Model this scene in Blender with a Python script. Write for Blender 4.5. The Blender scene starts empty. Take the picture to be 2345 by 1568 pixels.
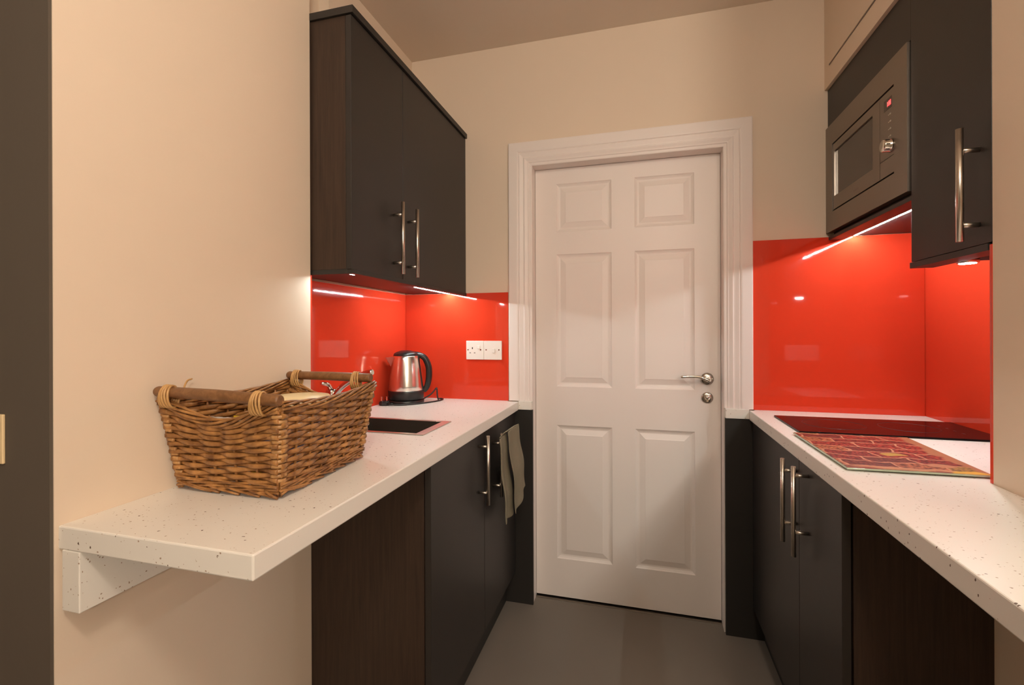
import bpy, bmesh, math, random
from mathutils import Vector, Matrix
random.seed(7)
sc = bpy.context.scene
col = sc.collection
PI = math.pi

# ------------------------------------------------------------------ camera, world, exposure
cam_d = bpy.data.cameras.new('camera')
cam = bpy.data.objects.new('camera', cam_d)
col.objects.link(cam)
cam_d.sensor_fit = 'HORIZONTAL'
cam_d.sensor_width = 36.0
cam_d.lens = 1070.02 / 2345 * 36.0
cam_d.shift_y = -(784 - 758.67) / 2345
cam_d.clip_start = 0.02
H_CAM = 1.2271
cam.matrix_world = (Matrix.Translation((0, 0, H_CAM)) @ Matrix.Rotation(0.268, 4, 'Z')
                    @ Matrix.Rotation(PI / 2, 4, 'X') @ Matrix.Rotation(-0.0034, 4, 'Z'))
sc.camera = cam

w = bpy.data.worlds.new('world')
sc.world = w
w.use_nodes = True
w.node_tree.nodes['Background'].inputs[0].default_value = (1.0, 0.75, 0.52, 1)
w.node_tree.nodes['Background'].inputs[1].default_value = 0.02

vs = sc.view_settings
vs.view_transform = 'Standard'
vs.look = 'None'
vs.gamma = 1.0
vs.use_curve_mapping = False
vs.exposure = 0.62
sc.cycles.use_denoising = True
sc.cycles.max_bounces = 10
sc.cycles.diffuse_bounces = 6
sc.cycles.glossy_bounces = 5
sc.cycles.sample_clamp_indirect = 6.0
sc.cycles.caustics_reflective = False
sc.cycles.caustics_refractive = False

# lamp settings (their fixtures are built further down)
ROOM_COL = (1.0, 0.865, 0.725)
ROOM_LAMPS = [(0.15, -0.30, 2.30, 46.0), (1.05, -1.35, 1.80, 120.0)]
LED_COL = (0.90, 1.0, 0.99)
LED_POWER = 300.0
PUCK_POWER = 400.0
SHORT_BAR_POWER = 330.0

# ------------------------------------------------------------------ key dimensions (metres)
D = 2.0643                      # back wall
ZC, T = 0.910, 0.0385           # worktop top, thickness
XNL, XAL = -0.9257, -1.1083     # near left wall, recessed left wall
XNR, XAR = 0.6995, 1.0171       # near right wall, recessed right wall
YL, YR = 1.1565, 1.1888         # where the recesses begin
HC = 2.537                      # ceiling
DX0, DX1, DZ = -0.4696, 0.3264, 1.9737
YDOOR = D + 0.06

# ------------------------------------------------------------------ materials
def M(name):
    m = bpy.data.materials.new(name)
    m.use_nodes = True
    nt = m.node_tree
    return m, nt, nt.nodes['Principled BSDF']

def node(nt, kind, **kw):
    n = nt.nodes.new(kind)
    for k, v in kw.items():
        if k in n.inputs.keys():
            n.inputs[k].default_value = v
        else:
            setattr(n, k, v)
    return n

def plain(name, c, rough=0.5, metal=0.0, spec=0.5, coat=0.0, bump=0.0, bscale=200.0, var=0.0, vscale=3.0):
    m, nt, b = M(name)
    b.inputs['Base Color'].default_value = (*c, 1)
    b.inputs['Roughness'].default_value = rough
    b.inputs['Metallic'].default_value = metal
    b.inputs['Specular IOR Level'].default_value = spec
    b.inputs['Coat Weight'].default_value = coat
    b.inputs['Coat Roughness'].default_value = 0.03
    tc = node(nt, 'ShaderNodeTexCoord')
    if var > 0:
        n = node(nt, 'ShaderNodeTexNoise', Scale=vscale, Detail=4.0)
        nt.links.new(tc.outputs['Object'], n.inputs['Vector'])
        mx = node(nt, 'ShaderNodeMix', data_type='RGBA')
        mx.inputs[6].default_value = (*[x * (1 - var) for x in c], 1)
        mx.inputs[7].default_value = (*[min(1, x * (1 + var)) for x in c], 1)
        nt.links.new(n.outputs['Fac'], mx.inputs[0])
        nt.links.new(mx.outputs[2], b.inputs['Base Color'])
    if bump > 0:
        n = node(nt, 'ShaderNodeTexNoise', Scale=bscale, Detail=3.0)
        nt.links.new(tc.outputs['Object'], n.inputs['Vector'])
        bp = node(nt, 'ShaderNodeBump', Strength=bump, Distance=0.002)
        nt.links.new(n.outputs['Fac'], bp.inputs['Height'])
        nt.links.new(bp.outputs['Normal'], b.inputs['Normal'])
    return m

def speckled():
    m, nt, b = M('speckled_laminate')
    tc = node(nt, 'ShaderNodeTexCoord')
    base = (0.80, 0.775, 0.72, 1)
    cur = None
    for i, (scale, thr, pick, c) in enumerate([(75, 0.15, 0.86, (0.13, 0.08, 0.055, 1)),
                                               (115, 0.17, 0.83, (0.36, 0.26, 0.19, 1)),
                                               (170, 0.18, 0.84, (0.50, 0.41, 0.33, 1))]):
        mp = node(nt, 'ShaderNodeMapping')
        mp.inputs['Location'].default_value = (i * 3.17, i * 1.31, i * 2.2)
        mp.inputs['Scale'].default_value = (1.0, 1.25, 1.0)
        nt.links.new(tc.outputs['Object'], mp.inputs['Vector'])
        wob = node(nt, 'ShaderNodeTexNoise', Scale=160.0, Detail=2.0)
        nt.links.new(mp.outputs[0], wob.inputs['Vector'])
        add = node(nt, 'ShaderNodeMix', data_type='VECTOR')
        add.inputs[0].default_value = 0.006
        nt.links.new(mp.outputs[0], add.inputs[4])
        nt.links.new(wob.outputs['Color'], add.inputs[5])
        v = node(nt, 'ShaderNodeTexVoronoi', Scale=float(scale))
        nt.links.new(add.outputs[1], v.inputs['Vector'])
        lt = node(nt, 'ShaderNodeMath', operation='LESS_THAN')
        lt.inputs[1].default_value = thr
        nt.links.new(v.outputs['Distance'], lt.inputs[0])
        sep = node(nt, 'ShaderNodeSeparateColor')
        nt.links.new(v.outputs['Color'], sep.inputs[0])
        gt = node(nt, 'ShaderNodeMath', operation='GREATER_THAN')
        gt.inputs[1].default_value = pick
        nt.links.new(sep.outputs[0], gt.inputs[0])
        mu = node(nt, 'ShaderNodeMath', operation='MULTIPLY')
        nt.links.new(lt.outputs[0], mu.inputs[0])
        nt.links.new(gt.outputs[0], mu.inputs[1])
        mx = node(nt, 'ShaderNodeMix', data_type='RGBA')
        mx.inputs[6].default_value = base
        if cur is not None:
            nt.links.new(cur, mx.inputs[6])
        mx.inputs[7].default_value = c
        nt.links.new(mu.outputs[0], mx.inputs[0])
        cur = mx.outputs[2]
    nt.links.new(cur, b.inputs['Base Color'])
    b.inputs['Roughness'].default_value = 0.36
    return m

def wood(name, c0, c1, sx=60.0, sz=2.5, rough=0.5, spec=0.4):
    m, nt, b = M(name)
    tc = node(nt, 'ShaderNodeTexCoord')
    mp = node(nt, 'ShaderNodeMapping')
    mp.inputs['Scale'].default_value = (sx, sx, sz)
    nt.links.new(tc.outputs['Object'], mp.inputs['Vector'])
    n = node(nt, 'ShaderNodeTexNoise', Scale=2.0, Detail=6.0, Roughness=0.65, Distortion=0.6)
    nt.links.new(mp.outputs[0], n.inputs['Vector'])
    r = node(nt, 'ShaderNodeValToRGB')
    r.color_ramp.elements[0].position = 0.32
    r.color_ramp.elements[0].color = (*c0, 1)
    r.color_ramp.elements[1].position = 0.72
    r.color_ramp.elements[1].color = (*c1, 1)
    nt.links.new(n.outputs['Fac'], r.inputs[0])
    nt.links.new(r.outputs[0], b.inputs['Base Color'])
    bp = node(nt, 'ShaderNodeBump', Strength=0.25, Distance=0.001)
    nt.links.new(n.outputs['Fac'], bp.inputs['Height'])
    nt.links.new(bp.outputs['Normal'], b.inputs['Normal'])
    b.inputs['Roughness'].default_value = rough
    b.inputs['Specular IOR Level'].default_value = spec
    return m

def brushed(name, c, rough=0.3, axis=(3.0, 3.0, 160.0), aniso=0.0, amt=0.10):
    m, nt, b = M(name)
    tc = node(nt, 'ShaderNodeTexCoord')
    mp = node(nt, 'ShaderNodeMapping')
    mp.inputs['Scale'].default_value = axis
    nt.links.new(tc.outputs['Object'], mp.inputs['Vector'])
    n = node(nt, 'ShaderNodeTexNoise', Scale=4.0, Detail=3.0)
    nt.links.new(mp.outputs[0], n.inputs['Vector'])
    mr = node(nt, 'ShaderNodeMapRange')
    mr.inputs['To Min'].default_value = rough - amt
    mr.inputs['To Max'].default_value = rough + amt
    nt.links.new(n.outputs['Fac'], mr.inputs['Value'])
    nt.links.new(mr.outputs[0], b.inputs['Roughness'])
    b.inputs['Base Color'].default_value = (*c, 1)
    b.inputs['Metallic'].default_value = 1.0
    b.inputs['Anisotropic'].default_value = aniso
    return m

def emit(name, c, s):
    m, nt, b = M(name)
    b.inputs['Base Color'].default_value = (0.8, 0.8, 0.8, 1)
    b.inputs['Emission Color'].default_value = (*c, 1)
    b.inputs['Emission Strength'].default_value = s
    return m

def willow(name, c0, c1):
    m, nt, b = M(name)
    tc = node(nt, 'ShaderNodeTexCoord')
    n = node(nt, 'ShaderNodeTexNoise', Scale=45.0, Detail=4.0)
    nt.links.new(tc.outputs['Object'], n.inputs['Vector'])
    r = node(nt, 'ShaderNodeValToRGB')
    r.color_ramp.elements[0].position = 0.3
    r.color_ramp.elements[0].color = (*c0, 1)
    r.color_ramp.elements[1].position = 0.72
    r.color_ramp.elements[1].color = (*c1, 1)
    nt.links.new(n.outputs['Fac'], r.inputs[0])
    nt.links.new(r.outputs[0], b.inputs['Base Color'])
    b.inputs['Roughness'].default_value = 0.38
    return m

def board_picture():
    """printed picture under the glass of the chopping board: slanted compartments of spices on wood"""
    m, nt, b = M('spice_print')
    tc = node(nt, 'ShaderNodeTexCoord')
    mp = node(nt, 'ShaderNodeMapping')
    mp.inputs['Rotation'].default_value = (0, 0, 0.0)
    nt.links.new(tc.outputs['Object'], mp.inputs['Vector'])
    br = node(nt, 'ShaderNodeTexBrick', Scale=1.0)
    br.offset = 0.4
    br.inputs['Brick Width'].default_value = 0.098
    br.inputs['Row Height'].default_value = 0.047
    br.inputs['Mortar Size'].default_value = 0.0028
    br.inputs['Mortar Smooth'].default_value = 0.2
    br.inputs['Color1'].default_value = (0, 0, 0, 1)
    br.inputs['Color2'].default_value = (1, 1, 1, 1)
    br.inputs['Mortar'].default_value = (0.5, 0.5, 0.5, 1)
    wob = node(nt, 'ShaderNodeTexNoise', Scale=14.0, Detail=2.0)
    nt.links.new(mp.outputs[0], wob.inputs['Vector'])
    wmix = node(nt, 'ShaderNodeMix', data_type='VECTOR')
    wmix.inputs[0].default_value = 0.05
    nt.links.new(mp.outputs[0], wmix.inputs[4])
    nt.links.new(wob.outputs['Color'], wmix.inputs[5])
    nt.links.new(wmix.outputs[1], br.inputs['Vector'])
    ramp = node(nt, 'ShaderNodeValToRGB')
    cr = ramp.color_ramp
    cr.interpolation = 'CONSTANT'
    cols = [(0.0, (0.28, 0.03, 0.015)), (0.2, (0.13, 0.02, 0.012)), (0.4, (0.36, 0.12, 0.045)),
            (0.58, (0.20, 0.025, 0.015)), (0.74, (0.30, 0.19, 0.04)), (0.87, (0.11, 0.03, 0.016))]
    cr.elements[0].position, cr.elements[0].color = cols[0][0], (*cols[0][1], 1)
    cr.elements[1].position, cr.elements[1].color = cols[1][0], (*cols[1][1], 1)
    for p_, c_ in cols[2:]:
        e = cr.elements.new(p_)
        e.color = (*c_, 1)
    nt.links.new(br.outputs['Color'], ramp.inputs[0])
    vo = node(nt, 'ShaderNodeTexVoronoi', Scale=130.0)
    nt.links.new(mp.outputs[0], vo.inputs['Vector'])
    grain = node(nt, 'ShaderNodeMapRange')
    grain.inputs['From Max'].default_value = 0.75
    grain.inputs['To Min'].default_value = 1.7
    grain.inputs['To Max'].default_value = 0.25
    nt.links.new(vo.outputs['Distance'], grain.inputs['Value'])
    mul = node(nt, 'ShaderNodeMix', data_type='RGBA', blend_type='MULTIPLY')
    mul.inputs[0].default_value = 1.0
    nt.links.new(ramp.outputs[0], mul.inputs[6])
    nt.links.new(grain.outputs[0], mul.inputs[7])
    mort = node(nt, 'ShaderNodeMix', data_type='RGBA')
    mort.inputs[7].default_value = (0.48, 0.25, 0.14, 1)
    nt.links.new(br.outputs['Fac'], mort.inputs[0])
    nt.links.new(mul.outputs[2], mort.inputs[6])
    cur = mort.outputs[2]
    sep = node(nt, 'ShaderNodeSeparateXYZ')
    nt.links.new(mp.outputs[0], sep.inputs[0])

    def blob(cx, cy, rx, ry, c, cur):
        vm = node(nt, 'ShaderNodeVectorMath', operation='SUBTRACT')
        vm.inputs[1].default_value = (cx, cy, 0)
        nt.links.new(wmix.outputs[1], vm.inputs[0])
        vs_ = node(nt, 'ShaderNodeVectorMath', operation='MULTIPLY')
        vs_.inputs[1].default_value = (1 / rx, 1 / ry, 0)
        nt.links.new(vm.outputs[0], vs_.inputs[0])
        ln = node(nt, 'ShaderNodeVectorMath', operation='LENGTH')
        nt.links.new(vs_.outputs[0], ln.inputs[0])
        mr = node(nt, 'ShaderNodeMapRange')
        mr.inputs['From Min'].default_value = 0.85
        mr.inputs['From Max'].default_value = 1.05
        mr.inputs['To Min'].default_value = 1.0
        mr.inputs['To Max'].default_value = 0.0
        nt.links.new(ln.outputs['Value'], mr.inputs['Value'])
        mx = node(nt, 'ShaderNodeMix', data_type='RGBA')
        mx.inputs[7].default_value = (*c, 1)
        nt.links.new(mr.outputs[0], mx.inputs[0])
        nt.links.new(cur, mx.inputs[6])
        return mx.outputs[2]
    o = 0.0175
    # wooden edge of the pictured tray, scoops and sticks near the front, a yellow heap in the corner
    cur = blob(0.15 + o, -0.02, 0.030, 0.30, (0.34, 0.15, 0.07), cur)
    cur = blob(o, -0.205, 0.30, 0.055, (0.30, 0.10, 0.045), cur)
    cur = blob(-0.03 + o, -0.165, 0.15, 0.008, (0.22, 0.05, 0.025), cur)
    cur = blob(0.01 + o, -0.148, 0.13, 0.006, (0.48, 0.24, 0.11), cur)
    cur = blob(0.075 + o, -0.10, 0.030, 0.016, (0.42, 0.20, 0.10), cur)
    cur = blob(0.112 + o, -0.158, 0.034, 0.026, (0.66, 0.40, 0.04), cur)
    cur = blob(-0.15 + o, 0.165, 0.018, 0.03, (0.62, 0.42, 0.08), cur)
    cur = blob(0.03 + o, -0.02, 0.03, 0.012, (0.42, 0.30, 0.06), cur)
    nt.links.new(cur, b.inputs['Base Color'])
    b.inputs['Roughness'].default_value = 0.5
    b.inputs['Coat Weight'].default_value = 0.4
    b.inputs['Coat Roughness'].default_value = 0.05
    return m

MAT = dict(
    wall=plain('cream_wall_paint', (0.74, 0.625, 0.50), 0.6, spec=0.3, bump=0.06, bscale=90, var=0.02),
    wall_dark=plain('dark_taupe_wall_paint', (0.100, 0.083, 0.066), 0.55, spec=0.35, bump=0.06, bscale=90),
    wall_living=plain('beige_wall_paint', (0.40, 0.34, 0.27), 0.6, spec=0.3, bump=0.06, bscale=90),
    ceiling=plain('ceiling_paint', (0.74, 0.65, 0.55), 0.8, spec=0.2),
    floor=plain('grey_vinyl_floor', (0.18, 0.155, 0.13), 0.55, spec=0.3, var=0.10, vscale=2.2),
    white=plain('white_gloss_paint', (0.80, 0.745, 0.71), 0.42, spec=0.4),
    block=plain('white_filler_paint', (0.78, 0.74, 0.66), 0.45),
    lam=speckled(),
    red=plain('red_back_painted_glass', (0.66, 0.050, 0.020), 0.05, spec=0.42),
    red_edge=plain('red_glass_edge', (0.62, 0.06, 0.03), 0.15, spec=0.5),
    dark=plain('charcoal_door_laminate', (0.0255, 0.022, 0.020), 0.42, spec=0.38, bump=0.05, bscale=500),
    dark_side=plain('charcoal_edge_band', (0.024, 0.022, 0.020), 0.45, spec=0.4),
    wenge=wood('wenge_panel', (0.026, 0.0155, 0.0105), (0.050, 0.029, 0.019)),
    black=plain('black_plastic', (0.012, 0.012, 0.012), 0.35),
    shadow=plain('dark_cavity', (0.01, 0.009, 0.008), 0.8),
    steel=brushed('brushed_steel', (0.62, 0.56, 0.49), 0.30, axis=(300.0, 300.0, 300.0), amt=0.03),
    steel_v=brushed('brushed_kettle_steel', (0.80, 0.76, 0.70), 0.23, axis=(160.0, 160.0, 2.0), amt=0.06),
    mwsteel=brushed('brushed_appliance_steel', (0.27, 0.235, 0.205), 0.40, axis=(3.0, 3.0, 220.0), amt=0.05),
    chrome=plain('chrome', (0.78, 0.75, 0.70), 0.10, 1.0),
    chrome_dark=plain('satin_nickel', (0.50, 0.45, 0.40), 0.22, 1.0),
    glass_dark=plain('dark_oven_glass', (0.055, 0.046, 0.038), 0.12, spec=0.5),
    hob=plain('black_ceramic_glass', (0.010, 0.007, 0.007), 0.06, spec=0.38),
    hobline=plain('hob_zone_print', (0.05, 0.03, 0.03), 0.3),
    basin=plain('dark_sink_basin', (0.028, 0.023, 0.018), 0.5, spec=0.3),
    willow=willow('brown_willow', (0.16, 0.062, 0.017), (0.48, 0.235, 0.075)),
    willow_pale=willow('pale_willow', (0.27, 0.125, 0.04), (0.52, 0.29, 0.11)),
    bar=wood('turned_handle_wood', (0.15, 0.066, 0.024), (0.26, 0.125, 0.05), 40, 40, 0.42),
    cane=willow('cane_binding', (0.40, 0.22, 0.075), (0.60, 0.36, 0.14)),
    plastic_white=plain('white_plastic', (0.80, 0.76, 0.70), 0.3),
    cream_plastic=plain('cream_plastic', (0.80, 0.62, 0.36), 0.4),
    cream=plain('cream_lid', (0.80, 0.64, 0.36), 0.4),
    yellow=plain('yellow_wrapper', (0.80, 0.62, 0.03), 0.3),
    foil=plain('white_wrapper', (0.82, 0.78, 0.74), 0.25),
    blue=plain('blue_carton', (0.10, 0.13, 0.26), 0.4),
    towel=plain('grey_green_towel', (0.25, 0.225, 0.16), 0.95, spec=0.1, bump=0.7, bscale=420, var=0.08, vscale=30),
    glass_edge=plain('green_glass_edge', (0.42, 0.50, 0.38), 0.12),
    spice=board_picture(),
    led=emit('led_diffuser', LED_COL, LED_POWER),
    led_short=emit('short_led_diffuser', LED_COL, SHORT_BAR_POWER),
    red_led=emit('red_led_digits', (1.0, 0.0, 0.02), 0.65),
    ico=plain('pale_print', (0.62, 0.56, 0.48), 0.4),
    mark=plain('grey_print_and_gap_shade', (0.18, 0.15, 0.13), 0.4),
    lamp_body=plain('lamp_rim_white', (0.8, 0.78, 0.74), 0.4),
    rubber=plain('black_cable', (0.014, 0.014, 0.014), 0.4),
)

# ------------------------------------------------------------------ mesh helpers
MAT['hob'].node_tree.nodes['Principled BSDF'].inputs['IOR'].default_value = 1.17

class MB:
    def __init__(s):
        s.v, s.f, s.sm = [], [], []

    def add(s, vs_, fs, smooth=False):
        o = len(s.v)
        s.v += [tuple(p) for p in vs_]
        for f in fs:
            s.f.append(tuple(o + i for i in f))
            s.sm.append(smooth)
        return s

    def box(s, x0, x1, y0, y1, z0, z1):
        x0, x1 = min(x0, x1), max(x0, x1)
        y0, y1 = min(y0, y1), max(y0, y1)
        z0, z1 = min(z0, z1), max(z0, z1)
        V = [(x0, y0, z0), (x1, y0, z0), (x1, y1, z0), (x0, y1, z0), (x0, y0, z1), (x1, y0, z1), (x1, y1, z1), (x0, y1, z1)]
        F = [(0, 3, 2, 1), (4, 5, 6, 7), (0, 1, 5, 4), (1, 2, 6, 5), (2, 3, 7, 6), (3, 0, 4, 7)]
        return s.add(V, F)

    def tube(s, pts, r, n=10, closed=False, caps=True, flat=None):
        """tube along pts; r number or list; flat=(normal_scale, up vector) squashes the section"""
        P = [Vector(p) for p in pts]
        N = len(P)
        R = r if isinstance(r, (list, tuple)) else [r] * N
        rings = []
        up = Vector((0, 0, 1))
        prev = None
        for i in range(N):
            a = P[(i - 1) % N] if (closed or i > 0) else P[i]
            b = P[(i + 1) % N] if (closed or i < N - 1) else P[i]
            t = (b - a)
            t = t.normalized() if t.length > 1e-9 else Vector((0, 0, 1))
            if prev is None:
                ref = up if abs(t.dot(up)) < 0.9 else Vector((1, 0, 0))
                u = (ref - t * ref.dot(t)).normalized()
            else:
                u = (prev - t * prev.dot(t))
                u = u.normalized() if u.length > 1e-9 else prev
            prev = u
            v = t.cross(u)
            fu, fv = flat if flat else (1, 1)
            rings.append([P[i] + (u * math.cos(2 * PI * k / n) * fu + v * math.sin(2 * PI * k / n) * fv) * R[i] for k in range(n)])
        V = [p for ring in rings for p in ring]
        F = []
        m = N if closed else N - 1
        for i in range(m):
            j = (i + 1) % N
            for k in range(n):
                F.append((i * n + k, i * n + (k + 1) % n, j * n + (k + 1) % n, j * n + k))
        s.add(V, F, True)
        if caps and not closed:
            o = len(s.v) - len(V)
            s.f.append(tuple(o + k for k in range(n))[::-1]); s.sm.append(False)
            s.f.append(tuple(o + (N - 1) * n + k for k in range(n))); s.sm.append(False)
        return s

    def lathe(s, prof, c, axis='Z', n=40, smooth=True):
        """prof = [(r, h)...] spun about axis through c"""
        c = Vector(c)
        V, F = [], []
        for r, h in prof:
            for k in range(n):
                a = 2 * PI * k / n
                x, y = r * math.cos(a), r * math.sin(a)
                if axis == 'Z':
                    V.append(c + Vector((x, y, h)))
                elif axis == 'Y':
                    V.append(c + Vector((x, h, y)))
                else:
                    V.append(c + Vector((h, x, y)))
        for i in range(len(prof) - 1):
            for k in range(n):
                F.append((i * n + k, i * n + (k + 1) % n, (i + 1) * n + (k + 1) % n, (i + 1) * n + k))
        F.append(tuple(range(n))[::-1])
        F.append(tuple((len(prof) - 1) * n + k for k in range(n)))
        return s.add(V, F, smooth)

    def slab(s, xs, ys, cells, z0, z1):
        """flat slab made of grid cells (outline may have notches and holes), one closed skin"""
        idx = {}
        def vid(i, j, z):
            k = (i, j, z)
            if k not in idx:
                idx[k] = len(V)
                V.append((xs[i], ys[j], z))
            return idx[k]
        V, F = [], []
        cs = set(cells)
        for (i, j) in cs:
            F.append((vid(i, j, z1), vid(i + 1, j, z1), vid(i + 1, j + 1, z1), vid(i, j + 1, z1)))
            F.append((vid(i, j, z0), vid(i, j + 1, z0), vid(i + 1, j + 1, z0), vid(i + 1, j, z0)))
            if (i, j - 1) not in cs:
                F.append((vid(i, j, z0), vid(i + 1, j, z0), vid(i + 1, j, z1), vid(i, j, z1)))
            if (i, j + 1) not in cs:
                F.append((vid(i + 1, j + 1, z0), vid(i, j + 1, z0), vid(i, j + 1, z1), vid(i + 1, j + 1, z1)))
            if (i - 1, j) not in cs:
                F.append((vid(i, j + 1, z0), vid(i, j, z0), vid(i, j, z1), vid(i, j + 1, z1)))
            if (i + 1, j) not in cs:
                F.append((vid(i + 1, j, z0), vid(i + 1, j + 1, z0), vid(i + 1, j + 1, z1), vid(i + 1, j, z1)))
        return s.add(V, F)

    def build(s, name, mat, parent=None, bevel=0.0, seg=2, fix=False, autosmooth=False):
        root = parent
        while root is not None and root.parent is not None:
            root = root.parent
        if root is None:
            xs = [p[0] for p in s.v]; ys = [p[1] for p in s.v]; zs = [p[2] for p in s.v]
            L = Vector(((min(xs) + max(xs)) / 2, (min(ys) + max(ys)) / 2, min(zs)))
        else:
            L = Vector(root['_loc'])
        me = bpy.data.meshes.new(name)
        me.from_pydata([tuple(Vector(p) - L) for p in s.v], [], s.f)
        me.polygons.foreach_set('use_smooth', s.sm)
        me.materials.append(MAT[mat])
        if fix:
            bm = bmesh.new(); bm.from_mesh(me)
            bmesh.ops.recalc_face_normals(bm, faces=bm.faces)
            bm.to_mesh(me); bm.free()
        me.update()
        o = bpy.data.objects.new(name, me)
        col.objects.link(o)
        if root is None:
            o.location = L
            o['_loc'] = tuple(L)
        else:
            o.parent = parent
        if bevel > 0:
            b = o.modifiers.new('bevel', 'BEVEL')
            b.width = bevel
            b.segments = seg
            b.limit_method = 'ANGLE'
            b.angle_limit = math.radians(40)
            b.harden_normals = False
        return o

def box(name, mat, x0, x1, y0, y1, z0, z1, parent=None, bevel=0.0):
    return MB().box(x0, x1, y0, y1, z0, z1).build(name, mat, parent, bevel)

def thing(name, loc, label, cat, group=None):
    o = bpy.data.objects.new(name, None)
    o.empty_display_size = 0.05
    col.objects.link(o)
    o.location = loc
    o['_loc'] = tuple(loc)
    return tag(o, label, cat, group)

def tag(o, label, cat, group=None):
    o['label'] = label
    o['category'] = cat
    if group:
        o['group'] = group
    return o

def struct(o):
    o['kind'] = 'structure'
    return o

def bez(p0, p1, p2, p3, n=10):
    out = []
    for i in range(n + 1):
        t = i / n
        out.append(tuple((1 - t) ** 3 * a + 3 * (1 - t) ** 2 * t * b + 3 * (1 - t) * t * t * c + t ** 3 * d
                         for a, b, c, d in zip(p0, p1, p2, p3)))
    return out

def catmull(pts, n=8):
    P = [Vector(p) for p in pts]
    P = [P[0] * 2 - P[1]] + P + [P[-1] * 2 - P[-2]]
    out = []
    for i in range(1, len(P) - 2):
        for k in range(n):
            t = k / n
            a, b, c, d = P[i - 1], P[i], P[i + 1], P[i + 2]
            out.append(0.5 * ((2 * b) + (c - a) * t + (2 * a - 5 * b + 4 * c - d) * t * t + (3 * b - a - 3 * c + d) * t ** 3))
    out.append(P[-2])
    return out

# ------------------------------------------------------------------ the setting
LX0, LX1, LY0 = -2.6, 2.6, -3.4          # the living area behind the camera
NEAR_L, NEAR_R = 0.5385, 0.30              # where the kitchen side walls end towards the living area
struct(box('floor', 'floor', LX0 - 0.1, LX1 + 0.1, LY0 - 0.1, D + 0.6, -0.08, 0.0))
struct(box('ceiling', 'ceiling', LX0 - 0.1, LX1 + 0.1, LY0 - 0.1, D + 0.6, HC, HC + 0.08))
# left side: near wall, recessed wall, boxed-out strip of wall above the cabinet
struct(box('wall_left', 'wall', -1.25, XNL, NEAR_L, YL, 0.0, HC))
struct(box('wall_left_recess', 'wall', -1.25, XAL, YL, D + 0.12, 0.0, HC))
struct(box('wall_left_upper', 'wall', XAL, -1.0668, 1.434, D, 1.43, HC))
struct(box('wall_right', 'wall', XNR, 1.15, NEAR_R, YR, 0.0, HC))
struct(box('wall_right_recess', 'wall', XAR, 1.15, YR, D + 0.12, 0.0, HC))
struct(box('wall_right_upper', 'wall', 0.690, XAR, YR, D, 2.153, HC))
wb = MB()
wb.box(-1.25, DX0 - 0.03, D, D + 0.12, 0.0, HC)
wb.box(DX1 + 0.03, 1.15, D, D + 0.12, 0.0, HC)
wb.box(DX0 - 0.03, DX1 + 0.03, D, D + 0.12, DZ + 0.03, HC)
struct(wb.build('wall_back', 'wall'))
struct(box('wall_front_left', 'wall_dark', LX0, -0.9275, NEAR_L - 0.005, NEAR_L + 0.10, 0.0, HC))
struct(box('wall_front_right', 'wall', XNR + 0.002, LX1, NEAR_R - 0.1, NEAR_R, 0.0, HC))
struct(box('wall_side_left', 'wall_living', LX0 - 0.1, LX0, LY0, NEAR_L, 0.0, HC))
struct(box('wall_side_right', 'wall_living', LX1, LX1 + 0.1, LY0, NEAR_R, 0.0, HC))
struct(box('wall_rear', 'wall_living', LX0 - 0.1, LX1 + 0.1, LY0 - 0.1, LY0, 0.0, HC))
struct(box('wall_passage', 'wall_dark', -0.8, 0.7, D + 0.5, D + 0.55, 0.0, HC))

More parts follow.
